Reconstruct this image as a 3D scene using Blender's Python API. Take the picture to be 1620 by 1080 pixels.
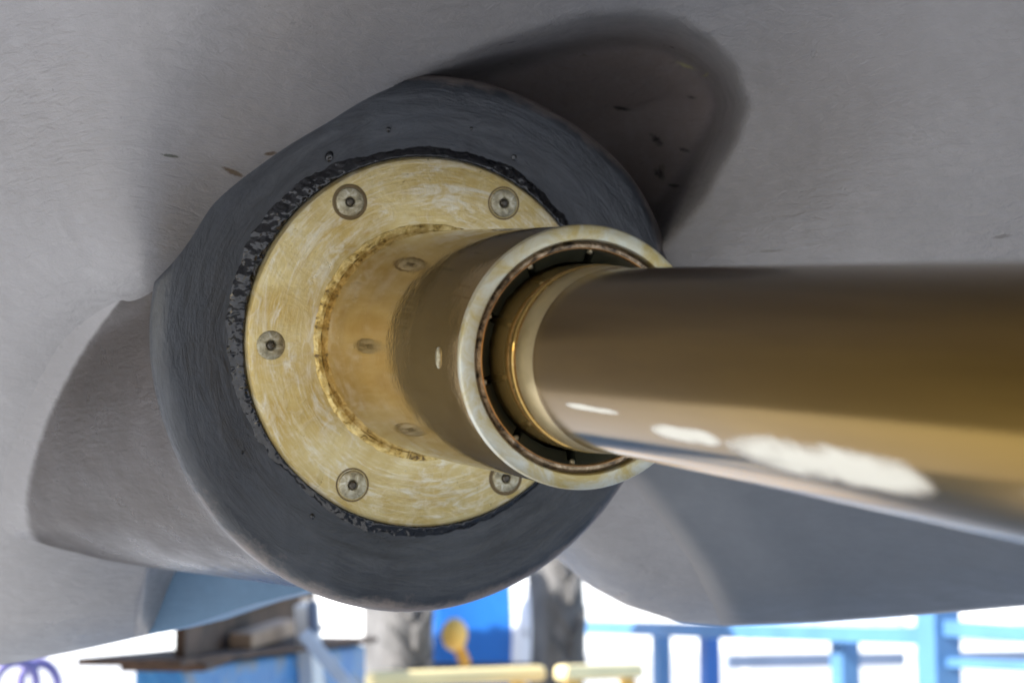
import bpy, bmesh, math, random
import numpy as np
from mathutils import Vector, Matrix
random.seed(7); rng = np.random.default_rng(7)
for o in list(bpy.data.objects): bpy.data.objects.remove(o)
S = bpy.context.scene
COL = S.collection

# ------------------------------------------------------------ camera
F = 3000.0                 # focal length in photo pixels (1620 wide)
PITCH = math.radians(7); CAMH = 1.4
cam = bpy.data.cameras.new('camera'); camo = bpy.data.objects.new('camera', cam); COL.objects.link(camo)
cam.sensor_width = 36; cam.lens = F/1620*36; cam.clip_end = 500; cam.clip_start = .05
camo.location = (0, 0, CAMH); camo.rotation_euler = (math.pi/2+PITCH, 0, 0)
cam.dof.use_dof = True; cam.dof.focus_distance = 1.36; cam.dof.aperture_fstop = 7.2
S.camera = camo
CR = Vector((1, 0, 0)); CF = Vector((0, math.cos(PITCH), math.sin(PITCH))); CU = Vector((0, -math.sin(PITCH), math.cos(PITCH)))
C0 = Vector((0, 0, CAMH))
def W(px, py, d):
    """a place seen in the photograph at pixel (px,py), d metres deep"""
    return C0 + d*(CF + CR*((px-810)/F) + CU*(-(py-540)/F))

# ------------------------------------------------------------ light
w = bpy.data.worlds.new('World'); S.world = w; w.use_nodes = True
SUN_EL = math.radians(36); SUN_AZ = math.radians(238)   # azimuth: clockwise from +Y
nt = w.node_tree; bg = nt.nodes['Background']; sky = nt.nodes.new('ShaderNodeTexSky')
sky.sky_type = 'NISHITA'; sky.sun_disc = False; sky.sun_elevation = SUN_EL; sky.sun_rotation = SUN_AZ
nt.links.new(sky.outputs[0], bg.inputs[0]); bg.inputs[1].default_value = .13
sd = bpy.data.lights.new('sun', 'SUN'); sd.energy = 4.2; sd.angle = math.radians(.5); sd.color = (1, .97, .93)
so = bpy.data.objects.new('sun', sd); COL.objects.link(so)
sdir = Vector((math.sin(SUN_AZ)*math.cos(SUN_EL), math.cos(SUN_AZ)*math.cos(SUN_EL), math.sin(SUN_EL)))
so.rotation_euler = sdir.to_track_quat('Z', 'Y').to_euler(); so.location = (3, -3, 8)
S.view_settings.view_transform = 'Standard'; S.view_settings.look = 'None'; S.view_settings.gamma = 1
S.view_settings.use_curve_mapping = False; S.view_settings.exposure = 1.5

# ------------------------------------------------------------ helpers
class NT:
    def __init__(s, name):
        s.m = bpy.data.materials.new(name); s.m.use_nodes = True; s.t = s.m.node_tree
        s.b = s.t.nodes['Principled BSDF']
    def n(s, typ, **kw):
        x = s.t.nodes.new('ShaderNode'+typ)
        for k, v in kw.items():
            if k.startswith('i_'): x.inputs[k[2:].replace('_', ' ')].default_value = v
            else: setattr(x, k, v)
        return x
    def l(s, a, b): s.t.links.new(a, b)
    def coord(s, scale=(1, 1, 1)):
        c = s.n('TexCoord'); mp = s.n('Mapping'); mp.inputs['Scale'].default_value = scale
        s.l(c.outputs['Object'], mp.inputs['Vector']); return mp.outputs[0]
    def polar(s, kr, ka, kz=0):
        """vector (radius*kr, angle*ka, z*kz) about the object's own z axis"""
        c = s.n('TexCoord'); sp = s.n('SeparateXYZ'); s.l(c.outputs['Object'], sp.inputs[0])
        at = s.n('Math', operation='ARCTAN2'); s.l(sp.outputs[1], at.inputs[0]); s.l(sp.outputs[0], at.inputs[1])
        cx = s.n('CombineXYZ'); 
        ln = s.n('Vector', ) if False else s.n('VectorMath', operation='LENGTH')
        fl = s.n('VectorMath', operation='MULTIPLY'); fl.inputs[1].default_value = (1, 1, 0)
        s.l(c.outputs['Object'], fl.inputs[0]); s.l(fl.outputs[0], ln.inputs[0])
        def mul(sock, k):
            q = s.n('Math', operation='MULTIPLY'); s.l(sock, q.inputs[0]); q.inputs[1].default_value = k; return q.outputs[0]
        s.l(mul(ln.outputs['Value'], kr), cx.inputs[0]); s.l(mul(at.outputs[0], ka), cx.inputs[1]); s.l(mul(sp.outputs[2], kz), cx.inputs[2])
        return cx.outputs[0]
    def noise(s, vec, scale, detail=4, rough=.5, dist=0):
        x = s.n('TexNoise'); x.inputs['Scale'].default_value = scale; x.inputs['Detail'].default_value = detail
        x.inputs['Roughness'].default_value = rough; x.inputs['Distortion'].default_value = dist
        s.l(vec, x.inputs['Vector']); return x.outputs['Fac']
    def ramp(s, fac, stops):
        r = s.n('ValToRGB'); e = r.color_ramp.elements
        while len(e) < len(stops): e.new(.5)
        for el, (p, c) in zip(e, stops):
            el.position = p; el.color = (c, c, c, 1) if isinstance(c, (int, float)) else (*c, 1)
        s.l(fac, r.inputs[0]); return r.outputs[0]
    def mix(s, fac, a, b):
        x = s.n('Mix', data_type='RGBA')
        for sock, v in ((x.inputs[0], fac), (x.inputs[6], a), (x.inputs[7], b)):
            if hasattr(v, 'links') or hasattr(v, 'is_linked'): s.l(v, sock)
            elif isinstance(v, tuple): sock.default_value = (*v, 1)
            else: sock.default_value = v
        return x.outputs[2]
    def bump(s, hs):
        prev = None
        for h, st, di in hs:
            b = s.n('Bump'); b.inputs['Strength'].default_value = st; b.inputs['Distance'].default_value = di
            s.l(h, b.inputs['Height'])
            if prev: s.l(prev, b.inputs['Normal'])
            prev = b.outputs[0]
        s.l(prev, s.b.inputs['Normal'])
    def set(s, **kw):
        for k, v in kw.items():
            i = s.b.inputs[k.replace('_', ' ')]
            if hasattr(v, 'is_linked'): s.l(v, i)
            elif isinstance(v, tuple): i.default_value = (*v, 1)
            else: i.default_value = v
        return s
def simple(name, col, rough=.5, metal=0, var=.25, sc=6, bumpd=0, bsc=60):
    t = NT(name); v = t.coord(); n = t.noise(v, sc, 5, .6)
    lo = tuple(c*(1-var) for c in col); hi = tuple(min(1, c*(1+var)) for c in col)
    t.set(Base_Color=t.ramp(n, [(.3, lo), (.7, hi)]), Roughness=rough, Metallic=metal)
    if bumpd: t.bump([(t.noise(v, bsc, 4, .6), .6, bumpd)])
    return t.m

def link(name, me, mat, parent=None, smooth=True):
    o = bpy.data.objects.new(name, me); COL.objects.link(o)
    if mat: me.materials.append(mat)
    if smooth: me.polygons.foreach_set('use_smooth', [True]*len(me.polygons))
    if parent: o.parent = parent
    return o
def tag(o, label=None, cat=None, group=None, kind=None):
    for k, v in (('label', label), ('category', cat), ('group', group), ('kind', kind)):
        if v: o[k] = v
    return o
def empty(name, loc=(0, 0, 0), rz=0, mat=None):
    o = bpy.data.objects.new(name, None); COL.objects.link(o); o.empty_display_size = .05
    if mat: o.matrix_world = mat
    else: o.location = loc; o.rotation_euler = (0, 0, rz)
    return o
def grid_mesh(name, P, closed_u=False, flip=False):
    """P array (rows, cols, 3)"""
    r, c = P.shape[:2]; v = P.reshape(-1, 3); f = []
    for i in range(r-1):
        for j in range(c if closed_u else c-1):
            a, b = i*c+j, i*c+(j+1) % c; q = (a, b, b+c, a+c); f.append(q[::-1] if flip else q)
    me = bpy.data.meshes.new(name); me.from_pydata(v.tolist(), [], f); me.update(); return me
def lathe(name, prof, seg=128, smooth_ang=None, cap=False, wob=None):
    """prof: list (r,z) about z"""
    P = np.zeros((len(prof), seg, 3))
    for i, (r, z) in enumerate(prof):
        for j in range(seg):
            a = 2*math.pi*j/seg; rr, zz = (r, z) if wob is None else wob(r, z, a, i)
            P[i, j] = (rr*math.cos(a), rr*math.sin(a), zz)
    me = grid_mesh(name, P, True)
    if cap:
        bm = bmesh.new(); bm.from_mesh(me); bm.verts.ensure_lookup_table()
        bm.faces.new([bm.verts[j] for j in range(seg)][::-1]); bm.faces.new([bm.verts[(len(prof)-1)*seg+j] for j in range(seg)])
        bm.to_mesh(me); bm.free()
    return me
def fix(me, sharp=35):
    bm = bmesh.new(); bm.from_mesh(me); bmesh.ops.recalc_face_normals(bm, faces=bm.faces)
    for e in bm.edges: e.smooth = not (len(e.link_faces) == 2 and e.calc_face_angle(0) > math.radians(sharp))
    bm.to_mesh(me); bm.free(); return me
def boxes(name, L, bevel=.004, seg=2):
    """list of (cx,cy,cz,sx,sy,sz[,Matrix])"""
    bm = bmesh.new()
    for b in L:
        t = bmesh.new(); bmesh.ops.create_cube(t, size=1)
        for v in t.verts: v.co = Vector((v.co.x*b[3], v.co.y*b[4], v.co.z*b[5]))
        if bevel: bmesh.ops.bevel(t, geom=t.edges[:]+t.verts[:], offset=bevel, segments=seg, affect='EDGES', profile=.5)
        M = Matrix.Translation(b[:3]) @ (b[6] if len(b) > 6 else Matrix())
        t.transform(M); m = bpy.data.meshes.new('t'); t.to_mesh(m); t.free(); bm.from_mesh(m); bpy.data.meshes.remove(m)
    me = bpy.data.meshes.new(name); bm.to_mesh(me); bm.free(); return fix(me, 40)
def beam_between(name, a, b, sx, sz, bevel=.004, up=Vector((0, 0, 1))):
    a, b = Vector(a), Vector(b); d = (b-a).normalized(); s = d.cross(up).normalized(); u = s.cross(d)
    M = Matrix((( s.x, d.x, u.x), (s.y, d.y, u.y), (s.z, d.z, u.z))).to_4x4(); c = (a+b)/2
    return boxes(name, [(c.x, c.y, c.z, sx, (b-a).length, sz, M)], bevel)

# ------------------------------------------------------------ geometry frame of the shaft line
R = .15                                     # flange radius in metres
DF = 10.27*R                                # depth of the flange
VP = (-290., 448.)                          # where the shaft line vanishes
FC = (675., 541.)
CEN = W(FC[0], FC[1], DF)
AX = -((CF + CR*((VP[0]-810)/F) + CU*(-(VP[1]-540)/F)).normalized())     # out of the hull, along the shaft
XA = CU.cross(AX).normalized(); YA = AX.cross(XA).normalized()
MA = Matrix(((XA.x, YA.x, AX.x, CEN.x), (XA.y, YA.y, AX.y, CEN.y), (XA.z, YA.z, AX.z, CEN.z), (0, 0, 0, 1)))
MAI = MA.inverted()
def to_px(p):
    d = Vector(p)-C0; z = d.dot(CF); return (810+F*d.dot(CR)/z, 540-F*d.dot(CU)/z, z)

# ------------------------------------------------------------ materials
def hull_mat(name, c1, c2, rough=.42, wrinkle=1., stain=0., dark=None):
    t = NT(name); v = t.coord(); n1 = t.noise(v, 5, 5, .6, .3); n2 = t.noise(v, 60, 4, .7)
    base = t.mix(t.ramp(n1, [(.3, 0.), (.72, 1.)]), c1, c2)
    so_ = t.n('Attribute', attribute_name='primer'); base = t.mix(so_.outputs['Fac'], base, (.215, .178, .165))
    base = t.mix(t.ramp(n2, [(.45, 0.), (.9, .3)]), base, tuple(x*1.35 for x in c2))
    t.set(Base_Color=base, Roughness=t.ramp(t.noise(v, 25, 4, .6), [(.3, rough-.07), (.7, rough+.1)]))
    t.b.inputs['Specular IOR Level'].default_value = .5
    w1 = t.noise(t.coord((1, 1, 3.6)), 46, 5, .62, .45)          # brushed roller ripples
    w2 = t.noise(v, 420, 3, .6); w3 = t.noise(v, 9, 2, .5)
    t.bump([(w3, .5, .006), (w1, .42*wrinkle, .003), (w2, .4*wrinkle, .0006)])
    t.base = base; return t
def scuffs(t, origin, L):
    '''scratches and chips of their own colour at given places: (point, long axis, half length, half width, colour, threshold)'''
    tc = t.n('TexCoord'); base = t.base
    for p, ax, ha, hb, col, th in L:
        p = Vector(p)-origin; ax = Vector(ax).normalized(); up = CF.cross(ax).normalized()
        sub = t.n('VectorMath', operation='SUBTRACT'); t.l(tc.outputs['Object'], sub.inputs[0]); sub.inputs[1].default_value = p
        acc = None
        for d, h in ((ax, ha), (up, hb), (CF, .028)):
            dt = t.n('VectorMath', operation='DOT_PRODUCT'); t.l(sub.outputs[0], dt.inputs[0]); dt.inputs[1].default_value = d/h
            sq = t.n('Math', operation='MULTIPLY'); t.l(dt.outputs['Value'], sq.inputs[0]); t.l(dt.outputs['Value'], sq.inputs[1])
            if acc: q = t.n('Math', operation='ADD'); t.l(acc, q.inputs[0]); t.l(sq.outputs[0], q.inputs[1]); acc = q.outputs[0]
            else: acc = sq.outputs[0]
        nz = t.noise(t.coord((1, 1, 1)), 330, 4, .75, .6); q = t.n('Math', operation='MULTIPLY_ADD'); t.l(nz, q.inputs[0]); q.inputs[1].default_value = th*.8; t.l(acc, q.inputs[2])
        f = t.ramp(q.outputs[0], [(.62, 1.), (.9, 0.)])
        base = t.mix(f, base, col)
    t.set(Base_Color=base)
T_hull = hull_mat('hull_paint', (.20, .193, .194), (.245, .238, .242), .34, 1.4); M_hull = T_hull.m
T_fair = M_fair = hull_mat('bossing_paint', (.034, .027, .024), (.062, .050, .045), .3, .8); M_fair.b.inputs['Coat Weight'].default_value = .0; M_fair.b.inputs['Specular IOR Level'].default_value = .3; M_fair.b.inputs['Coat Roughness'].default_value = .2; M_fair.b.inputs['Coat IOR'].default_value = 1.6; M_fair = M_fair.m
fa_ = T_fair.n('Attribute', attribute_name='paint_shade_blend'); fm_ = T_fair.n('Math', operation='MULTIPLY_ADD'); T_fair.l(T_fair.noise(T_fair.coord(), 70, 5, .7), fm_.inputs[0]); fm_.inputs[1].default_value = .5; T_fair.l(fa_.outputs['Fac'], fm_.inputs[2])
T_fair.set(Base_Color=T_fair.mix(T_fair.ramp(fm_.outputs[0], [(.3, 0.), (1., 1.)]), T_fair.base, (.22, .212, .214)))
M_shade_left = hull_mat('left_shade_paint', (.11, .20, .31), (.14, .25, .38), .5, .5).m  # blue grey that paints the shaded hull at the lower left
T_shade_right = hull_mat('right_shade_paint', (.085, .095, .11), (.11, .12, .135), .5, .4); M_shade_right = T_shade_right.m  # blue grey that paints the shade on the lower right hull
at_ = T_shade_right.n('Attribute', attribute_name='paint_shade_blend'); T_shade_right.set(Base_Color=T_shade_right.mix(at_.outputs['Fac'], (.225, .215, .21), T_shade_right.base))

t = NT('charcoal_face'); v = t.coord()
n = t.noise(v, 12, 6, .65, .6); pr = t.polar(60, 2.2, 20); st = t.noise(pr, 1.6, 5, .7, .6)
c = t.mix(t.ramp(n, [(.35, 0.), (.75, 1.)]), (.016, .018, .022), (.046, .052, .062))
c = t.mix(t.ramp(st, [(.5, 0.), (.8, .35)]), c, (.10, .105, .115))
at_ = t.n('Attribute', attribute_name='lip'); lm = t.n('Math', operation='MULTIPLY_ADD'); t.l(t.noise(v, 40, 5, .7), lm.inputs[0]); lm.inputs[1].default_value = .9; t.l(at_.outputs['Fac'], lm.inputs[2])
c = t.mix(t.ramp(lm.outputs[0], [(.75, 0.), (1., .85)]), c, (.15, .122, .108))
t.set(Base_Color=c, Roughness=t.ramp(n, [(.3, .26), (.7, .46)]))
t.bump([(st, .9, .002), (t.noise(v, 300, 4, .7), .5, .0007), (t.noise(v, 30, 3, .6), .5, .002)])
M_ring = t.m

t = NT('black_sealant'); v = t.coord()
t.set(Base_Color=t.ramp(t.noise(v, 60, 4, .6), [(.4, (.004, .004, .005)), (.75, (.014, .014, .016))]), Roughness=.07)
t.b.inputs['Specular IOR Level'].default_value = .55
t.bump([(t.noise(v, 150, 1, .5, .4), .55, .004)])
M_seal = t.m

def bronze_face(name, k=1.):
    t = NT(name); v = t.coord()
    br = t.noise(t.polar(520, 4.5, 0), 1., 5, .65, .4)            # turning marks
    br2 = t.noise(t.polar(170, 2.2, 0), 1., 6, .7, 1.4)
    bl = t.noise(v, 11, 6, .62, 1.2); bl2 = t.noise(v, 42, 5, .7, 2.2)
    c = t.mix(t.ramp(bl, [(.3, 0.), (.7, 1.)]), (.42*k, .285*k, .07*k), (.62*k, .52*k, .26*k))
    c = t.mix(t.ramp(bl2, [(.52, 0.), (.7, .3)]), c, (.80, .76, .64))
    c = t.mix(t.ramp(br, [(.5, 0.), (.75, .4)]), c, (.80, .77, .62))
    gr = t.noise(t.polar(75, 2.2, 0), 1., 6, .75, 1.2); c = t.mix(t.ramp(gr, [(.5, 0.), (.68, .6)]), c, (.76, .76, .68))
    c = t.mix(t.ramp(br2, [(.56, 0.), (.74, .55)]), c, (.36*k, .21*k, .06*k))
    t.set(Base_Color=c, Metallic=.62, Roughness=t.ramp(bl2, [(.3, .26), (.7, .44)]))
    t.bump([(br, .35, .0005), (bl2, .35, .0012), (t.noise(v, 260, 3, .6), .3, .0004)])
    return t.m
M_flange = bronze_face('bronze_flange')

t = NT('polished_bronze_sleeve'); v = t.coord()
sm = t.noise(v, 9, 5, .6, .8); sp = t.noise(v, 500, 2, .5)
c = t.mix(t.ramp(sm, [(.35, 0.), (.65, 1.)]), (.33, .205, .055), (.43, .285, .09))
c = t.mix(t.ramp(sp, [(.68, 0.), (.74, .6)]), c, (.85, .75, .5))
t.set(Base_Color=c, Metallic=.8, Roughness=t.ramp(sm, [(.35, .05), (.7, .10)]))
t.bump([(t.noise(v, 40, 3, .5), .15, .0012), (t.noise(v, 350, 3, .5), .12, .0003)])
M_sleeve = t.m

t = NT('pale_worn_bronze'); v = t.coord(); a = t.noise(v, 40, 5, .65, .8); b_ = t.noise(t.polar(300, 5, 0), 1, 4, .6)
c = t.mix(t.ramp(a, [(.38, 0.), (.62, 1.)]), (.42, .33, .13), (.52, .52, .44)); c = t.mix(t.ramp(b_, [(.55, 0.), (.8, .4)]), c, (.7, .7, .62))
t.set(Base_Color=c, Metallic=.55, Roughness=.36); t.bump([(a, .3, .0008), (b_, .3, .0004)]); M_collar = t.m
t = NT('grimy_bearing_shell'); v = t.coord(); a = t.noise(v, 90, 5, .7, 1)
t.set(Base_Color=t.ramp(a, [(.4, (.05, .04, .03)), (.5, (.30, .22, .14)), (.68, (.62, .50, .36))]), Metallic=.6, Roughness=.32); t.bump([(a, .7, .0012)]); M_shell = t.m
M_rubber = simple('dark_bearing_rubber', (.016, .018, .012), .3, 0, .6, 30, .001, 60)
M_lip = simple('copper_lip', (.75, .48, .26), .3, .85, .2, 60)
t = NT('yellow_crust'); v = t.coord(); a = t.noise(v, 120, 5, .7, 1)
t.set(Base_Color=t.ramp(a, [(.36, (.10, .06, .02)), (.45, (.55, .38, .10)), (.65, (.85, .70, .32))]), Metallic=.3, Roughness=.35); t.bump([(a, 1, .002)]); M_crust = t.m
t = NT('bolt_steel'); v = t.coord(); a = t.noise(v, 160, 5, .7, 1)
t.set(Base_Color=t.ramp(a, [(.35, (.15, .13, .08)), (.5, (.36, .32, .21)), (.7, (.60, .58, .48))]), Metallic=.6, Roughness=.4); t.bump([(a, .6, .0007)]); M_bolt = t.m
M_pin = simple('dark_pin', (.07, .06, .045), .35, .5, .4, 200)

M_bevel = simple('bevel_bronze', (.42, .33, .17), .28, .8, .25, 30)
# polished shaft: z runs along the shaft; bright reflections painted as pale patches near its underside
t = NT('oiled_bronze_shaft'); v = t.coord(); s1 = t.noise(t.coord((1, 1, .12)), 14, 5, .6, .5)
c = t.mix(t.ramp(s1, [(.35, 0.), (.68, 1.)]), (.155, .088, .013), (.25, .15, .028))
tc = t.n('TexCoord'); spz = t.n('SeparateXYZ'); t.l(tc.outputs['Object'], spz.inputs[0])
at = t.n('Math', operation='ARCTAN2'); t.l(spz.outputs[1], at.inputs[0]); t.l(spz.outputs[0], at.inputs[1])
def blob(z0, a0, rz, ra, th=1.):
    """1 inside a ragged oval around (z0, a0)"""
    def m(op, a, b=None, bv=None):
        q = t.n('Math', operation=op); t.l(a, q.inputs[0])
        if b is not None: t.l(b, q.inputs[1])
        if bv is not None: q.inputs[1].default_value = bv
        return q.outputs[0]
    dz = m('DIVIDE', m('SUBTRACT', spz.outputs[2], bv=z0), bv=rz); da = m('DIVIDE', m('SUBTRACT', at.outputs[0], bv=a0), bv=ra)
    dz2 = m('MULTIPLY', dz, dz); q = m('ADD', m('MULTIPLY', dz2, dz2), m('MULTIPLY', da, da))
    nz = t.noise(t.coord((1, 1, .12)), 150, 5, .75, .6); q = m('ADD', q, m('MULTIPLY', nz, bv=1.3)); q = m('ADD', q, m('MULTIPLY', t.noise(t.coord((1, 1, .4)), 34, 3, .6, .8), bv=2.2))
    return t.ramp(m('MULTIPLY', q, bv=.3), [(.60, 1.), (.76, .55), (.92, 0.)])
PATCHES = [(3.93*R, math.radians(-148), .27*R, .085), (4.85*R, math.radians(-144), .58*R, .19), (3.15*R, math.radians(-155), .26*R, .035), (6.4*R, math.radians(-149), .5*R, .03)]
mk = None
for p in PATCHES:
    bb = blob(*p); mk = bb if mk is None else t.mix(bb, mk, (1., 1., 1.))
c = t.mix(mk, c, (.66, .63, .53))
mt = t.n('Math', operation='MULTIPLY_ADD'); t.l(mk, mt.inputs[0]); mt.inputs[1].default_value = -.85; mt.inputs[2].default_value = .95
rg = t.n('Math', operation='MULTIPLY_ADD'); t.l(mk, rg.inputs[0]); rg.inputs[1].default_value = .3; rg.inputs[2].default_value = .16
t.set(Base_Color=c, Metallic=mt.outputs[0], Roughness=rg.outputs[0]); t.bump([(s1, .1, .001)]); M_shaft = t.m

M_steelrust = simple('rusty_steel', (.085, .045, .024), .75, .1, .6, 12, .003, 50)
M_tan = simple('lit_flange_tan', (.42, .28, .18), .7, 0, .3, 8)
t = NT('worn_blue_paint'); v = t.coord(); a = t.noise(v, 9, 6, .7, 1)
t.set(Base_Color=t.ramp(a, [(.38, (.02, .16, .42)), (.5, (.04, .25, .55)), (.62, (.20, .24, .28))]), Roughness=.5); M_blueworn = t.m
M_blue = simple('blue_paint', (.012, .13, .46), .4, 0, .15)
M_blue2 = simple('pale_blue_paint', (.09, .22, .42), .45, 0, .15)
M_white = simple('white_paint', (.78, .78, .76), .5, 0, .05)
M_pale = simple('pale_grey_paint', (.13, .17, .25), .5, 0, .1)
M_glass = simple('pale_window_band', (.5, .58, .70), .4)
M_tyre = simple('dusty_tyre', (.12, .115, .11), .8, 0, .4, 10)
M_yel = simple('yellow_paint', (.90, .55, .12), .45, 0, .12)
M_bar = simple('pale_yellow_paint', (.88, .72, .36), .45, 0, .08)
M_org = simple('orange_plastic', (.85, .42, .05), .4, 0, .1)
M_hose = simple('violet_hose', (.22, .20, .45), .4, 0, .2)
M_ground = simple('sunlit_concrete', (.50, .50, .50), .85, 0, .15, 1.2, .004, 30)
M_dark = simple('dark_iron', (.02, .02, .022), .6, 0, .3)

# ------------------------------------------------------------ hull depth field (units of R) -> real surface
def ring_plane(px, py):
    r = (CF + CR*((px-810)/F) + CU*(-(py-540)/F)); return (CEN-C0).dot(AX)/r.dot(AX)/R
ctrl = [(228, 432, ring_plane(228, 432)), (330, 325, ring_plane(330, 325)), (400, 268, ring_plane(400, 268)), (520, 192, ring_plane(520, 192)), (650, 125, ring_plane(650, 125)),
        (150, 150, 9.45), (400, 0, 9.15), (450, -180, 8.2), (850, -150, 8.6), (0, 0, 9.6), (0, 300, 10.05), (-300, 0, 10.5), (-500, 500, 12.6), (800, 0, 9.6),
        (0, 550, 10.75), (80, 640, 11.0), (40, 840, 11.8), (0, 1000, 12.6), (-200, 900, 12.8), (230, 940, 12.6), (150, 520, 10.5),
        (1072, 345, 10.55), (1150, 350, 10.35), (1180, 130, 10.0), (1000, 10, 9.75), (1400, 200, 9.5), (1620, 0, 8.7), (1620, 400, 9.6), (1300, 420, 10.2),
        (1300, 800, 11.8), (1050, 800, 12.2), (1620, 900, 11.8), (1150, 980, 12.9), (950, 900, 12.6), (1600, 1000, 12.8), (600, 600, 12.4), (700, 880, 13.2),
        (2300, 300, 8.3), (2300, 900, 10.8), (-1200, 800, 15.5), (-1200, 0, 14), (2300, -500, 6.2), (800, -700, 6.4), (-700, -700, 8.4)]
ctrl = np.array(ctrl, float)
def U(r2): return np.where(r2 > 0, r2*np.log(np.maximum(r2, 1e-12)), 0)
XY = ctrl[:, :2]/1000; N = len(XY)
K = U(((XY[:, None]-XY[None])**2).sum(-1)) + np.eye(N)*.002
Pm = np.c_[np.ones(N), XY]; A = np.block([[K, Pm], [Pm.T, np.zeros((3, 3))]])
sol = np.linalg.solve(A, np.r_[ctrl[:, 2], 0, 0, 0])
POCK = np.array([(640, 132), (700, 104), (780, 72), (870, 47), (940, 30), (1010, 26), (1070, 38), (1120, 66), (1160, 108), (1177, 165), (1162, 215),
                 (1135, 262), (1112, 305), (1080, 345), (1040, 390), (980, 470), (700, 420), (560, 260), (600, 170)], float)
def sdf_poly(x, y, poly):
    d = np.full(x.shape, 1e9); ins = np.zeros(x.shape, bool)
    for i in range(len(poly)):
        a, b = poly[i], poly[(i+1) % len(poly)]; e = b-a
        tt = np.clip(((x-a[0])*e[0]+(y-a[1])*e[1])/(e@e), 0, 1)
        d = np.minimum(d, np.hypot(x-a[0]-tt*e[0], y-a[1]-tt*e[1]))
        c = ((a[1] <= y) & (b[1] > y)) | ((b[1] <= y) & (a[1] > y))
        with np.errstate(divide='ignore', invalid='ignore'):
            xi = a[0]+(y-a[1])/(e[1] if e[1] != 0 else 1e-9)*e[0]
        ins ^= c & (x < xi)
    return np.where(ins, d, -d)
def sst(x, a, b): q = np.clip((x-a)/(b-a), 0, 1); return q*q*(3-2*q)
def hullD(px, py, pocket=True):
    px = np.asarray(px, float); py = np.asarray(py, float); x, y = px/1000, py/1000
    r2 = (x[..., None]-XY[:, 0])**2+(y[..., None]-XY[:, 1])**2
    D = U(r2)@sol[:N]+sol[N]+sol[N+1]*x+sol[N+2]*y
    if pocket:
        s = sdf_poly(px, py, POCK)
        D = D+1.0*sst(s, -10, 48)+.3*sst(s, 10, 190)
    return D
def unproj(px, py, D):
    d = np.asarray(D)*R; px = np.asarray(px); py = np.asarray(py)
    return (np.array(C0)+d[..., None]*(np.array(CF)+((px-810)/F)[..., None]*np.array(CR)-((py-540)/F)[..., None]*np.array(CU)))
EX = [-1600, -300, 0, 120, 225, 240, 410, 600, 850, 890, 940, 1000, 1075, 1150, 1300, 1450, 1620, 2200, 3000]
EY = [1180, 1085, 1052, 1028, 1004, 900, 885, 860, 862, 884, 928, 960, 984, 990, 984, 973, 958, 910, 860]

hull = empty('boat_hull', CEN + Vector((0, .6, -.2)))
tag(hull, 'grey painted underside of a boat hull with a swollen bossing around the bronze shaft tube', 'boat hull')
def to_parent(me, par):
    me.transform(par.matrix_world.inverted() if par.matrix_world != Matrix() else Matrix.Translation(-par.location)); return me
bpy.context.view_layer.update()
xs = np.r_[np.linspace(-800, -120, 14)[:-1], np.arange(-120, 1760, 7), np.linspace(1765, 3000, 24)]
s_ = np.linspace(0, 1, 240)
ye = np.interp(xs, EX, EY); 
ker = np.ones(3)/3; ye = np.convolve(np.pad(ye, 1, 'edge'), ker, 'valid')
top = -900.
Y = top+(ye[None, :]-top)*(1-(1-s_[:, None])**1.0); X = np.repeat(xs[None, :], len(s_), 0)
D = hullD(X, Y)
# round the lower edge away from the viewer
edge = (ye[None, :]-Y); D = D+.35*np.clip(1-edge/70, 0, 1)**2.5
P = unproj(X, Y, D)
back1 = P[-1] + np.array([0, .12, .0]); back2 = P[-1] + np.array([0, .6, .10]); back3 = P[-1] + np.array([0, .9, 1.8])
P0 = P[0]; n0 = P0.shape[0]
over = [P0 + np.array([0, -d, math.sin(min(d, 1.2)/1.2*1.57)*.14-.11*max(0, d-1)]) for d in (.15, .4, .8, 1.2, 1.7, 2.4, 3.2, 4.2)][::-1]  # unseen overhead reach of the hull, drooped to block front light
PP = np.concatenate([np.stack(over), P, back1[None], back2[None], back3[None]])
lf = [PP[:, :1] + np.array([-d, .1*d, -.16*d]) for d in (1.6, .8, .4, .15)]; rt = [PP[:, -1:] + np.array([d, -.1*d, .02*d]) for d in (.25, .7, 1.4)]  # unseen side extensions shaped for the light, left one drooped to block it
PP = np.concatenate(lf+[PP]+rt, 1)
me = grid_mesh('hull_plating', PP); me.transform(Matrix.Translation(-hull.location)); fix(me, 60)
pv = sst(sdf_poly(X, Y, POCK), 0, 70); pa = np.zeros(PP.shape[:2]); pa[8:8+pv.shape[0], 4:4+pv.shape[1]] = pv
at0 = me.attributes.new('primer', 'FLOAT', 'POINT'); at0.data.foreach_set('value', pa.astype(np.float32).ravel())
link('hull_plating', me, M_hull, hull)

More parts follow.
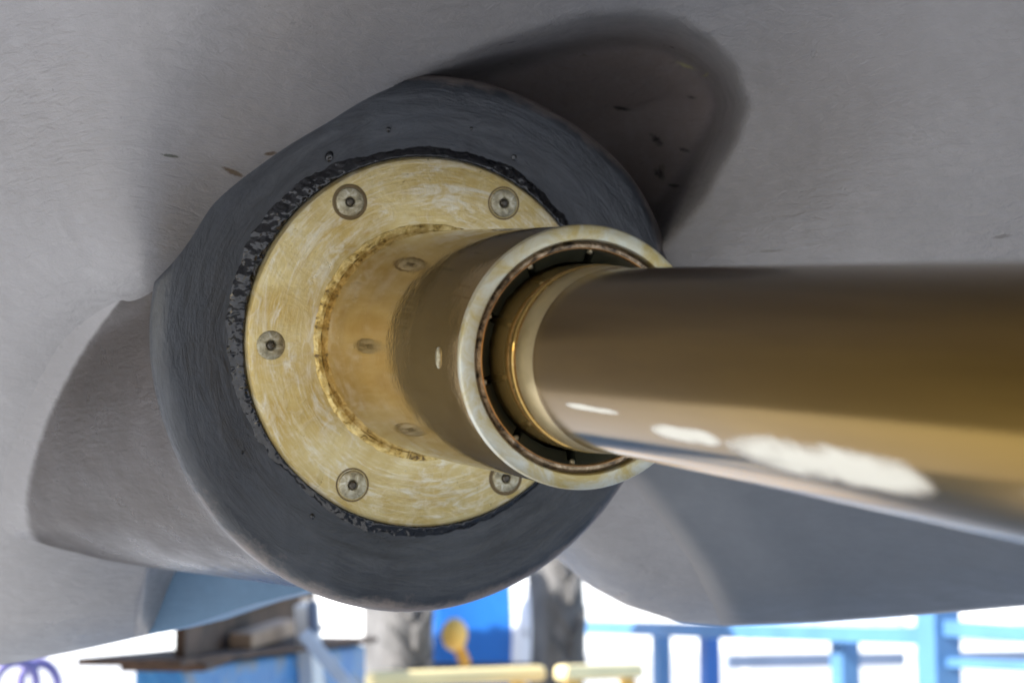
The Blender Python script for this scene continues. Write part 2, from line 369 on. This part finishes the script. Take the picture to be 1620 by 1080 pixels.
def hp(x, y): return Vector(unproj(x, y, hullD(x, y)))
def sc_at(x0, y0, x1, y1, wpx, col, th=1.5):
    dm = float(hullD((x0+x1)/2, (y0+y1)/2)); a, b = Vector(unproj(x0, y0, dm)), Vector(unproj(x1, y1, dm)); return ((a+b)/2, b-a, (b-a).length/2*1.25, wpx*1.45/F, col, th)
DK = (.02, .018, .016); YE = (.34, .31, .17); BR = (.10, .075, .055)
scuffs(T_hull, hull.location, [sc_at(1055, 92, 1112, 116, 5, YE, 1.5), sc_at(1095, 114, 1140, 124, 2.5, YE, 1.3), sc_at(960, 168, 1008, 176, 6, DK, 1.5), sc_at(1022, 205, 1056, 240, 13, DK, 1.6),
    sc_at(1030, 262, 1056, 290, 14, DK, 1.6), sc_at(1050, 286, 1088, 303, 4, DK, .8), sc_at(1070, 232, 1096, 244, 7, DK, 1.6), sc_at(1080, 150, 1106, 158, 5, DK, 1.6),
    sc_at(346, 263, 392, 282, 7, BR, 1.1), sc_at(252, 245, 286, 248, 4, (.07, .075, .065), 1.1), sc_at(416, 246, 440, 240, 5, BR, 1.1),
    sc_at(1190, 398, 1246, 396, 4, (.15, .14, .13), 1.3), sc_at(1568, 376, 1602, 372, 5, (.14, .13, .125), 1.2)])
# ------------------------------------------------------------ bossing (fairing) lofted from the round end to the hull
def rim_r(a):                                   # outline of the round end face, radius in R by angle
    dg = np.degrees(a) % 360
    return np.interp(dg, [0, 20, 35, 60, 90, 120, 160, 180, 200, 230, 270, 300, 330, 360], [1.50, 1.56, 1.56, 1.49, 1.45, 1.46, 1.49, 1.475, 1.46, 1.475, 1.485, 1.46, 1.45, 1.50])
def A2W(r, a, z):
    return np.array(MA @ Vector((r*R*math.cos(a), r*R*math.sin(a), z*R)))
BK = [  # angle of the rim, where that generator reaches the hull (photo px), depth margin
    (150, 252, 418, .15), (160, 226, 436, .06), (168, 190, 478, 0), (176, 148, 535, 0), (184, 112, 592, 0), (192, 82, 650, 0), (200, 60, 706, 0), (208, 45, 758, 0), (216, 38, 800, 0),
    (224, 42, 838, 0), (233, 62, 864, .25), (243, 95, 878, .7), (255, 150, 886, 1.3), (270, 300, 880, 1.9), (290, 480, 830, 2.2), (310, 640, 770, 2.2), (330, 780, 680, 2.0),
    (350, 880, 560, 1.6), (370, 900, 480, 1.6), (390, 930, 400, 1.8), (410, 900, 310, 1.8), (430, 830, 250, 1.8), (460, 690, 210, 1.4), (490, 450, 320, .4), (510, 252, 418, .15)]
BK = np.array(BK, float)
NA = 288; angs = np.radians(150+np.arange(NA)*360/NA)
bx = np.interp(np.degrees(angs), BK[:, 0], BK[:, 1]); by = np.interp(np.degrees(angs), BK[:, 0], BK[:, 2]); bd = np.interp(np.degrees(angs), BK[:, 0], BK[:, 3])
def sm(v, k=9):
    ke = np.hanning(k+2)[1:-1]; ke /= ke.sum(); return np.convolve(np.r_[v[-k:], v, v[:k]], ke, 'same')[k:-k]
bx, by, bd = sm(bx), sm(by), sm(bd)
rr = sm(rim_r(angs), 13)
rows = []
# face: from under the flange outwards, then the rounded lip
prof = [(.97, -.02), (1.05, -.02), (1.12, -.015), (1.2, -.01), (1.28, -.005), (1.345, -.01)]
for r0, z0 in prof: rows.append(np.array([A2W(r0, a, z0) for a in angs]))
for q in np.linspace(.1, 1, 9):
    th = q*math.pi/2; e = .11
    rows.append(np.array([A2W((rm-e)+e*math.sin(th), a, -.01-e*1.0*(1-math.cos(th))) for rm, a in zip(rr, angs)]))
face_rows = len(rows)
rim = rows[-1]
WF = sst(np.degrees(angs), 152, 182); BD = hullD(bx, by, False)+bd-.10*WF+.06*(1-WF)
Bp = unproj(bx, by, BD)
side = []
for q in np.linspace(0, 1, 40)[1:]:
    base = rim*(1-q)+Bp*q
    # slight hollow next to the lip (a groove runs behind the round end)
    g = -.06*R*(1-math.exp(-q/.03))*(1-q)
    cdir = base-np.array(CEN); cdir -= np.outer(cdir@np.array(AX), np.array(AX)); cdir /= np.linalg.norm(cdir, axis=1)[:, None]
    side.append(base+g*cdir)
# flared fillet on to the hull
cx_, cy_ = 420, 640
nx, ny = -(by-np.roll(by, 1)), (bx-np.roll(bx, 1))
tx, ty = np.roll(bx, -1)-np.roll(bx, 1), np.roll(by, -1)-np.roll(by, 1); L = np.hypot(tx, ty)+1e-6
nx, ny = ty/L, -tx/L; sg = np.sign(nx*(bx-cx_)+ny*(by-cy_)); nx *= sg; ny *= sg
for u_ in np.linspace(.06, 1, 14):
    off = 50*u_; off = off*(.15+.85*WF); gap = (-.11*(1-u_)**2-.0006)*WF+.06*(1-WF)*(1+u_) if u_ < .97 else .02+.1*(1-WF)
    qx, qy = bx+nx*off, by+ny*off; side.append(unproj(qx, qy, hullD(qx, qy, False)+bd+gap))
SA = np.stack(side)
for it in range(30):
    sm_ = SA.copy(); sm_[28:-1] = (SA[27:-2]+2*SA[28:-1]+SA[29:])/4; SA = sm_
side = list(SA)
boss = grid_mesh('shaft_bossing', np.stack([rows[-1]]+side), True); boss.transform(Matrix.Translation(-hull.location)); fix(boss, 80)
bo = link('shaft_bossing', boss, M_fair, hull); 
ca = boss.attributes.new('paint_shade_blend', 'FLOAT', 'POINT'); rw = np.arange(len(boss.vertices))//NA; ca.data.foreach_set('value', sst(rw.astype(float), 37.5, 42).astype(np.float32))
face = np.stack(rows); nrm = rng.normal(size=face.shape)*0
fm = grid_mesh('bossing_end_face', face, True)
fm.transform(MAI); fix(fm, 80)
la = fm.attributes.new('lip', 'FLOAT', 'POINT')
lipv = np.array([0, 0, 0, 0, .05, .12, .2, .26, .32, .4, .48, .55, .6, .6, .6][:face_rows]+[.6]*max(0, face_rows-15))[:, None]
lipa = np.interp(np.degrees(angs), [150, 165, 200, 225, 250, 290, 320, 370, 390, 410, 450, 480, 510], [.0, .0, .3, .8, 1.1, 1.1, 1., .9, 1.1, 1.1, 1., .5, .0])[None, :]
la.data.foreach_set('value', (lipv*lipa).astype(np.float32).ravel())
fo = link('bossing_end_face', fm, M_ring, None); fo.parent = bo; fo.matrix_parent_inverse = Matrix(); 
bpy.context.view_layer.update(); fo.matrix_basis = bo.matrix_world.inverted() @ MA
fo['label'] = 'dark charcoal round end face of the bossing'

# black sealant bead around the flange: broad at the left, thin elsewhere
def bead_w(a):
    dg = math.degrees(a) % 360
    return float(np.interp(dg, [0, 30, 60, 85, 110, 130, 150, 180, 205, 225, 250, 290, 320, 360], [.02, .05, .085, .055, .06, .125, .135, .11, .065, .03, .075, .05, .03, .02]))
from mathutils import noise as mn
seg = 720; nb = 26; PB = np.zeros((nb, seg, 3))
for j in range(seg):
    a = 2*math.pi*j/seg; wd = bead_w(a)
    for i in range(nb):
        q = i/(nb-1); r = 1.002+q*wd; h = 1.9*(q+.02)**.35*max(0, 1-q)**.9*(.014+.045*wd)-.020*(q+.4)
        p = Vector((math.cos(a)*r*9, math.sin(a)*r*9, 0))
        nz = mn.fractal(p*2.6, .9, 2.2, 2)*.006+mn.noise(p*1.1)*.006
        edge_r = mn.noise(p*1.2+Vector((5, 3, 1)))*.022*q+mn.noise(p*5)*.006*q
        PB[i, j] = ((r+edge_r)*math.cos(a)*R, (r+edge_r)*math.sin(a)*R, (h+nz*math.sin(math.pi*q)*(1 if wd > .05 else .4))*R)
bm_ = grid_mesh('sealant_bead', PB, True); fix(bm_, 180)
sb = link('sealant_bead', bm_, M_seal); sb.parent = bo; sb.matrix_basis = bo.matrix_world.inverted() @ MA

# shade on the lower right of the hull, painted as a darker bluish sheet
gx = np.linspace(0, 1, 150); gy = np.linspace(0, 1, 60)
def shade_x(y): return np.interp(y, [700, 765, 800, 850, 900, 970, 1000], [925, 992, 1020, 1058, 1092, 1128, 1140])
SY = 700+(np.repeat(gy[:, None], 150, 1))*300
SX = shade_x(SY)+(2600-shade_x(SY))*gx[None, :]**1.6; ye2 = np.interp(SX, xs, ye)-3; SY = 700+(ye2-700)*gy[:, None]
ex_ = SX-shade_x(SY); SD = hullD(SX, SY)+.35*np.clip(1-(ye2+3-SY)/70, 0, 1)**2.5-.05*sst(ex_, -2, 40)-.05*np.exp(-((ex_-150)/60.)**2)+.0
me = grid_mesh('shaded_hull_right', np.concatenate([unproj(SX, SY, SD), (unproj(SX, SY, SD)[-1]+np.array([0, .1, -.001]))[None]])); me.transform(Matrix.Translation(-hull.location)); fix(me, 60)
ca = me.attributes.new('paint_shade_blend', 'FLOAT', 'POINT'); ov = sst(ex_, 0, 55); ov = np.concatenate([ov, ov[-1:]]).ravel(); ca.data.foreach_set('value', ov.astype(np.float32))  # soft edge of the painted shade
link('shaded_hull_right', me, M_shade_right, hull)['label'] = 'lower right of the hull with its shade painted darker blue grey'
# hardened drops of sealant on the end face
for da, dr, rs in ((119, 1.125, .022), (101, 1.16, .012), (64, 1.13, .014), (236, 1.12, .013), (210, 1.16, .008), (78, 1.19, .008)):
    b = bmesh.new(); bmesh.ops.create_icosphere(b, subdivisions=3, radius=rs*R)
    for v_ in b.verts: v_.co *= 1+.3*mn.noise(v_.co*260+Vector((da, 0, 0))); v_.co.z *= .5; v_.co.y *= 1.25
    bmesh.ops.translate(b, verts=b.verts, vec=(dr*R*math.cos(math.radians(da)), dr*R*math.sin(math.radians(da)), -.008*R))
    mm = bpy.data.meshes.new('sealant_drop'); b.to_mesh(mm); b.free(); so2 = link('sealant_drop', mm, M_seal); so2.parent = bo; so2.matrix_basis = bo.matrix_world.inverted() @ MA
# block added behind the lower left, hull shade painted in as blue grey
kp = [(222, 870), (222, 985), (236, 1003), (300, 988), (400, 955), (560, 915), (560, 850)]
bmk = bmesh.new(); fr = [bmk.verts.new(W(x, y, 13.6*R)) for x, y in kp]; f0 = bmk.faces.new(fr)
ex = bmesh.ops.extrude_face_region(bmk, geom=[f0]); bmesh.ops.translate(bmk, verts=[g for g in ex['geom'] if isinstance(g, bmesh.types.BMVert)], vec=(0, .25, 0))
me = bpy.data.meshes.new('shaded_left_block'); bmk.to_mesh(me); bmk.free(); me.transform(Matrix.Translation(-hull.location)); fix(me, 30)
link('shaded_hull_left', me, M_shade_left, hull, False)['label'] = 'shaded hull at the lower left, its shade painted blue grey'

# ------------------------------------------------------------ stern tube: flange, sleeve, collar, bearing
def LZ(L): return [(r*R, z*R) for r, z in L]
tube = empty('stern_tube', mat=MA)
tag(tube, 'bronze stern tube with a round bolted flange and a polished sleeve around the shaft', 'stern tube')
def part(name, me, mat, par=tube): fix(me, 30); return link(name, me, mat, par)
part('flange', lathe('flange', LZ([(.60, -.03), (.60, .040), (.965, .040), (.985, .034), (.995, .020), (1.0, .0), (1.0, -.05)]), 256), M_flange)
def crust(r, z, a, i):
    k = mn.noise(Vector((math.cos(a)*14, math.sin(a)*14, i*.7)))*.007*R; return r+k, z+k
part('crust_ring', lathe('crust_ring', LZ([(.590, .03), (.600, .052), (.618, .056), (.634, .050), (.640, .037)]), 360, wob=crust), M_crust)['label'] = 'yellow crusted seam at the foot of the sleeve'
ZC = 2.24
part('sleeve', lathe('sleeve', LZ([(.600, .03), (.6, .05), (.597, .12), (.592, .5), (.585, 1), (.575, 1.5), (.566, ZC-.1), (.563, ZC-.02)]), 256), M_sleeve)
part('collar', lathe('collar', LZ([(.563, ZC-.02), (.570, ZC-.012), (.571, ZC+.01), (.566, ZC+.022), (.556, ZC+.026), (.508, ZC+.026), (.502, ZC+.02), (.500, ZC-.02)]), 256), M_collar)
bear = part('bearing', lathe('bearing', LZ([(.500, ZC-.02), (.495, ZC-.005), (.485, ZC+.004), (.472, ZC+.002)]), 256), M_shell)
part('copper_lip', lathe('copper_lip', LZ([(.473, ZC+.001), (.470, ZC+.008), (.466, ZC+.006), (.464, ZC-.02)]), 256), M_lip, bear)
# rubber staves with water grooves between
ns = 10; prof = []
for j in range(480):
    ph = (j/480*ns) % 1; prof.append(.412 if ph > .12 else .455)
PR = np.zeros((4, 480, 3))
for j in range(480):
    a = 2*math.pi*j/480+.2; base = prof[j]+mn.noise(Vector((math.cos(a)*9, math.sin(a)*9, 0)))*.006
    for i, (rr_, z) in enumerate([(.466, ZC-.03), (.452, ZC-.035), (base, ZC-.06), (base, ZC-1.)]):
        r = max(rr_, base) if i < 2 else rr_
        PR[i, j] = (r*R*math.cos(a), r*R*math.sin(a), z*R)
part('rubber_staves', grid_mesh('rubber_staves', PR, True), M_rubber, bear)
# little blobs of grit caught at the grooves
for k in range(ns):
    a = 2*math.pi*(k+.06)/ns+.2; b = bmesh.new(); bmesh.ops.create_icosphere(b, subdivisions=3, radius=.013*R)
    for v_ in b.verts: v_.co *= 1+.4*mn.noise(v_.co*400+Vector((k, 0, 0)))
    bmesh.ops.translate(b, verts=b.verts, vec=(.457*R*math.cos(a), .457*R*math.sin(a), (ZC-.03)*R))
    mm = bpy.data.meshes.new('grit'); b.to_mesh(mm); b.free(); part('groove_screw', mm, M_bolt, bear)
# flush screw in the sleeve, seen in the side
a0 = math.radians(181); b = lathe('drain_screw', LZ([(.001, .012), (.022, .010), (.030, .004), (.033, -.01)]), 32); b.transform(Matrix.Diagonal((.55, 1.5, 1, 1)))
sc_ = part('drain_screw', b, M_bolt); sc_.matrix_basis = Matrix.Translation((.569*R*math.cos(a0), .569*R*math.sin(a0), 1.97*R)) @ Matrix.Rotation(a0, 4, 'Z') @ Matrix.Rotation(math.pi/2, 4, 'Y')
for k in range(6):
    a = math.radians(60*k+1.0+180); x, y = .868*R*math.cos(a), .868*R*math.sin(a)
    be = lathe('bolt', LZ([(.0215, .044), (.030, .053), (.066, .054), (.074, .050), (.078, .042), (.079, .030)]), 48)
    bo_ = part('bolt', be, M_bolt); bo_.location = (x, y, (-.004+.003*(k % 3))*R); bo_.rotation_euler = (0, 0, 1.3*k)
    pn = part('pin', lathe('pin', LZ([(.0005, .061), (.012, .060), (.0195, .054), (.0225, .045), (.0225, .03)]), 24), M_pin, bo_)
    wr = part('bolt_recess', lathe('bolt_recess', LZ([(.077, .0405), (.084, .0412), (.091, .0412), (.096, .0395)]), 48), simple('stained_recess', (.12, .08, .03), .4, .4) if k == 0 else bpy.data.materials['stained_recess'], bo_)

# ------------------------------------------------------------ propeller shaft
sh = empty('propeller_shaft', mat=MA)
tag(sh, 'thick polished brown bronze propeller shaft running from the stern tube out to the right', 'propeller shaft')
part('liner', lathe('liner', LZ([(.392, ZC-1.2), (.401, ZC-1.), (.401, 2.40), (.398, 2.425), (.393, 2.43), (.393, 2.46)]), 256), M_sleeve, sh)
part('bevelled_step', lathe('bevelled_step', LZ([(.393, 2.46), (.392, 2.52), (.386, 2.60), (.383, 2.63)]), 256), M_bevel, sh)
L_ = [(.383, 2.63), (.380, 2.66), (.380, 4), (.380, 6), (.380, 9), (.380, 18), (.2, 18.05)]
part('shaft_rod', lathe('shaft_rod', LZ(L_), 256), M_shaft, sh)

# ------------------------------------------------------------ setting
bmg = bmesh.new(); bmesh.ops.create_grid(bmg, x_segments=2, y_segments=2, size=150)
me = bpy.data.meshes.new('ground'); bmg.to_mesh(me); bmg.free()
tag(link('ground', me, M_ground), kind='structure')
wl = link('white_shed', boxes('white_shed', [(0, 38, 2.6, 70, 6, 5.2)], .02), M_white, None, False)
for x, zz, sx_, sz_ in ((8.2, 1.15, 2.2, .5), (3.2, .9, 1.4, .35), (5.6, .5, 3.0, .25), (-9.0, 1.0, 1.2, .6), (9.6, .3, 3.5, .2)):
    pw = link('window', boxes('window', [(x, 34.97, zz, sx_, .04, sz_)], .005), M_glass, wl, False)
tag(wl, 'long white shed wall far behind the boatyard railing', 'shed')

# rusty steel beam on a blue trestle
bmr = empty('steel_beam', W(300, 1042, 3.5)); tag(bmr, 'rusty brown steel I beam lying tilted on the blue support below the hull', 'steel beam')
bpy.context.view_layer.update()
A_, B_ = W(285, 1005, 3.5), W(470, 958, 5.2)
def off(me, par): me.transform(Matrix.Translation(-par.location)); return me
dz = Vector((0, 0, 1)); 
link('web', off(beam_between('web', A_-dz*.012, B_-dz*.012, .02, .075), bmr), M_steelrust, bmr, False)
link('top_flange', off(beam_between('top_flange', A_+dz*.032-Vector((.03, 0, 0)), B_+dz*.032, .10, .014), bmr), M_steelrust, bmr, False)
link('bottom_flange', off(beam_between('bottom_flange', A_-dz*.058-Vector((.03, 0, 0)), B_-dz*.058, .16, .014), bmr), M_steelrust, bmr, False)
link('lit_flange_strip', off(beam_between('lit_flange_strip', W(380, 1014, 3.9), W(455, 990, 4.3), .05, .035), bmr), M_tan, bmr, False)  # tan strip painted as the lit top of the lower flange
tr = empty('trestle', (W(400, 1050, 3.8).x, W(400, 1050, 3.8).y, 0)); tag(tr, 'worn blue steel trestle carrying the rusty beam', 'trestle')
bpy.context.view_layer.update()
q0, q1 = W(242, 1043, 3.45), W(545, 1006, 4.6)
yaw = math.atan2(q1.y-q0.y, q1.x-q0.x); Mz = Matrix.Rotation(yaw, 4, 'Z'); mid = (q0+q1)/2; ln = (Vector((q1.x, q1.y))-Vector((q0.x, q0.y))).length
def rel(cx, cy, cz): return (cx-tr.location.x, cy-tr.location.y, cz)
zt = W(300, 1046, 3.5).z
link('panel', boxes('panel', [(*rel(mid.x, mid.y+.06, zt-.36), ln, .10, .70, Mz)], .01), M_blueworn, tr, False)
link('cap_plate', boxes('cap_plate', [(*rel(mid.x-.03, mid.y+.02, zt+.002), ln+.09, .2, .012, Mz)], .002), M_steelrust, tr, False)
for sx in (-.45, .45):
    d = Mz @ Vector((sx*ln, .05, 0)); link('leg', boxes('leg', [(*rel(mid.x+d.x, mid.y+d.y, (zt-.7)/2), .08, .08, zt-.7, Mz)], .005), M_blueworn, tr, False)
link('white_brace', off(beam_between('white_brace', W(480, 1000, 4.0), W(560, 1095, 4.0), .02, .03), tr), M_glass, tr, False)
link('white_post', off(beam_between('white_post', W(485, 955, 4.15), W(500, 1200, 4.15), .04, .045), tr), M_white, tr, False)
link('white_bracket', off(beam_between('white_bracket', W(494, 950, 4.12), W(497, 1002, 4.12), .02, .02), tr), M_pale, tr, False)

# blue yard vehicle with tyres and lever
vx = W(700, 1000, 6.5); veh = empty('yard_tractor', (vx.x, vx.y, 0)); tag(veh, 'blue yard tractor with dusty grey tyres, standing behind the bossing', 'tractor')
def wheel(px, py, d, r, wdt, yaw_, name='wheel'):
    c = W(px, py, d); 
    zz = np.linspace(-.5, .5, 18)
    prof = [(r*.55, -wdt/2)]+[(r*(.97-.10*abs(2*z)**5), z*wdt) for z in zz]+[(r*.55, wdt/2)]
    mesh = lathe('tyre', prof, 440, wob=lambda rr2, z, a, i: (rr2*(1+(.035 if ((a/(2*math.pi)*22+abs(z)/wdt*1.3+(.5 if z > 0 else 0)) % 1 < .42) and rr2 > r*.8 else 0)), z)); fix(mesh, 30)
    o = link(name, mesh, M_tyre, veh, False); o.matrix_basis = Matrix.Translation((c.x-veh.location.x, c.y-veh.location.y, max(c.z, r*.98))) @ Matrix.Rotation(yaw_, 4, 'Z') @ Matrix.Rotation(math.pi/2, 4, 'Y')
    rim_ = lathe('rim', [(.02, wdt*.1), (r*.3, wdt*.12), (r*.5, wdt*.3), (r*.57, wdt*.42), (r*.57, -wdt*.42), (r*.5, -wdt*.3), (.02, -wdt*.1)], 48); fix(rim_, 30)
    link('rim', rim_, M_white, o, False); return o
wheel(568, 985, 6.2, .62, .16, math.radians(20)); wheel(838, 1000, 6.8, .62, .14, math.radians(12))
def rv(px, py, d, sx, sy, sz, Mx=Matrix()):
    c = W(px, py, d); return (c.x-veh.location.x, c.y-veh.location.y, c.z, sx, sy, sz, Mx)
link('body', boxes('body', [rv(752, 1010, 7.2, .34, .5, .7)], .04), M_blue, veh, False)
link('fender', boxes('fender', [rv(643, 1010, 6.3, .17, .3, .62)], .05), M_white, veh, False)
link('axle', boxes('axle', [rv(700, 1062, 6.4, .9, .08, .06)], .01), M_dark, veh, False)
link('lever', off(beam_between('lever', W(722, 1015, 6.0), W(738, 1052, 6.0), .035, .035, .01), veh), M_org, veh, False)
b = bmesh.new(); bmesh.ops.create_icosphere(b, subdivisions=3, radius=.042); mm = bpy.data.meshes.new('lever_grip'); b.to_mesh(mm); b.free()
lg = link('lever_grip', mm, M_yel, veh); cc = W(719, 1003, 6.0); lg.location = (cc.x-veh.location.x, cc.y-veh.location.y, cc.z); lg.scale = (1, 1, 1.25)

# yellow barrier rails on short posts
def barrier(pa, pb, d, label, th=.045):
    a, b2 = W(*pa, d), W(*pb, d+.4); e = empty('yellow_barrier', ((a.x+b2.x)/2, (a.y+b2.y)/2, 0)); tag(e, label, 'barrier', 'yellow barriers low behind the hull')
    link('rail', off(beam_between('rail', a, b2, .05, th, .015), e), M_bar, e, False)
    for q in (.15, .85):
        p = a*(1-q)+b2*q; link('post', off(beam_between('post', (p.x, p.y, 0), (p.x, p.y, p.z-th/2), .05, .05, .008, Vector((0, 1, 0))), e), M_yel, e, False)
barrier((582, 1075), (858, 1064), 5.2, 'long yellow barrier rail in front of the blue tractor'); barrier((886, 1064), (1010, 1060), 5.4, 'short pale yellow barrier rail to the right of the leftmost blue post')

# blue railing: posts and rails of one welded frame
rl = empty('yard_railing', (W(1150, 1000, 6.8).x, W(1150, 1000, 6.8).y, 0)); tag(rl, 'bright blue steel railing of posts and rails at the bottom right', 'railing')
def depth_at(px): return np.interp(px, [860, 1500, 1700], [8.2, 6.0, 5.5])
def post(px, ytop, wpx, yaw_=28, mat=M_blue, dd=0):
    d = float(depth_at(px))+dd; c = W(px, ytop, d); wd = wpx*d/F
    link('post', boxes('post', [(c.x-rl.location.x, c.y-rl.location.y, c.z/2, wd, wd, c.z, Matrix.Rotation(math.radians(yaw_), 4, 'Z'))], .004), mat, rl, False)
for px, yt, wp, m_ in ((874, 985, 20, M_blue), (876, 880, 34, M_blue2), (1046, 990, 24, M_blue2), (1122, 992, 26, M_blue), (1336, 1002, 34, M_blue2), (1482, 930, 50, M_blue2)): post(px, yt, wp, 24, m_)
def rail(xa, ya, xb, yb, th, m_=M_blue):
    link('rail', off(beam_between('rail', W(xa, ya, float(depth_at(xa))-.02), W(xb, yb, float(depth_at(xb))-.02), .04, th, .004), rl), m_, rl, False)
rail(872, 990, 1478, 1006, .055, M_blue2); rail(1480, 992, 1760, 1012, .05, M_blue2); rail(1480, 1046, 1760, 1060, .03, M_blue2)
# second paler railing farther off
r2 = empty('pale_railing', (W(1200, 1040, 12).x, W(1200, 1040, 12).y, 0)); tag(r2, 'pale blue grey horizontal boards seen through the blue railing', 'boards')
for ya, yb, th in ((1046, 1036, .09), (1000, 990, .05)):
    link('board', off(beam_between('board', W(1150, ya, 12), W(1720, yb, 13), .04, th, .004), r2), M_pale, r2, False)
for px in (1180, 1440, 1660):
    c = W(px, 1000, 12.3); link('post', boxes('post', [(c.x-r2.location.x, c.y-r2.location.y, c.z/2, .05, .05, c.z)], .004), M_white, r2, False)
# coiled hose bottom left
def hose(px, py, d, r, tilt, label):
    bmh = bmesh.new(); P3 = np.zeros((97, 12, 3))
    for i in range(97):
        a = 2*math.pi*i/96
        for j in range(12):
            b2 = 2*math.pi*j/12; rr2 = r+.012*math.cos(b2); P3[i, j] = (rr2*math.cos(a), .012*math.sin(b2), rr2*1.2*math.sin(a))
    mh = grid_mesh('hose', P3, True); fix(mh, 180); o = link('hose_loop', mh, M_hose); o.location = W(px, py, d); o.rotation_euler = (0, math.radians(tilt), math.radians(30))
    bmh.free(); return tag(o, label, 'hose', 'hose loops hanging at the bottom left')
hose(24, 1085, 4.5, .05, 10, 'left violet hose loop at the bottom left corner'); hose(62, 1082, 4.6, .045, -20, 'right violet hose loop at the bottom left corner')
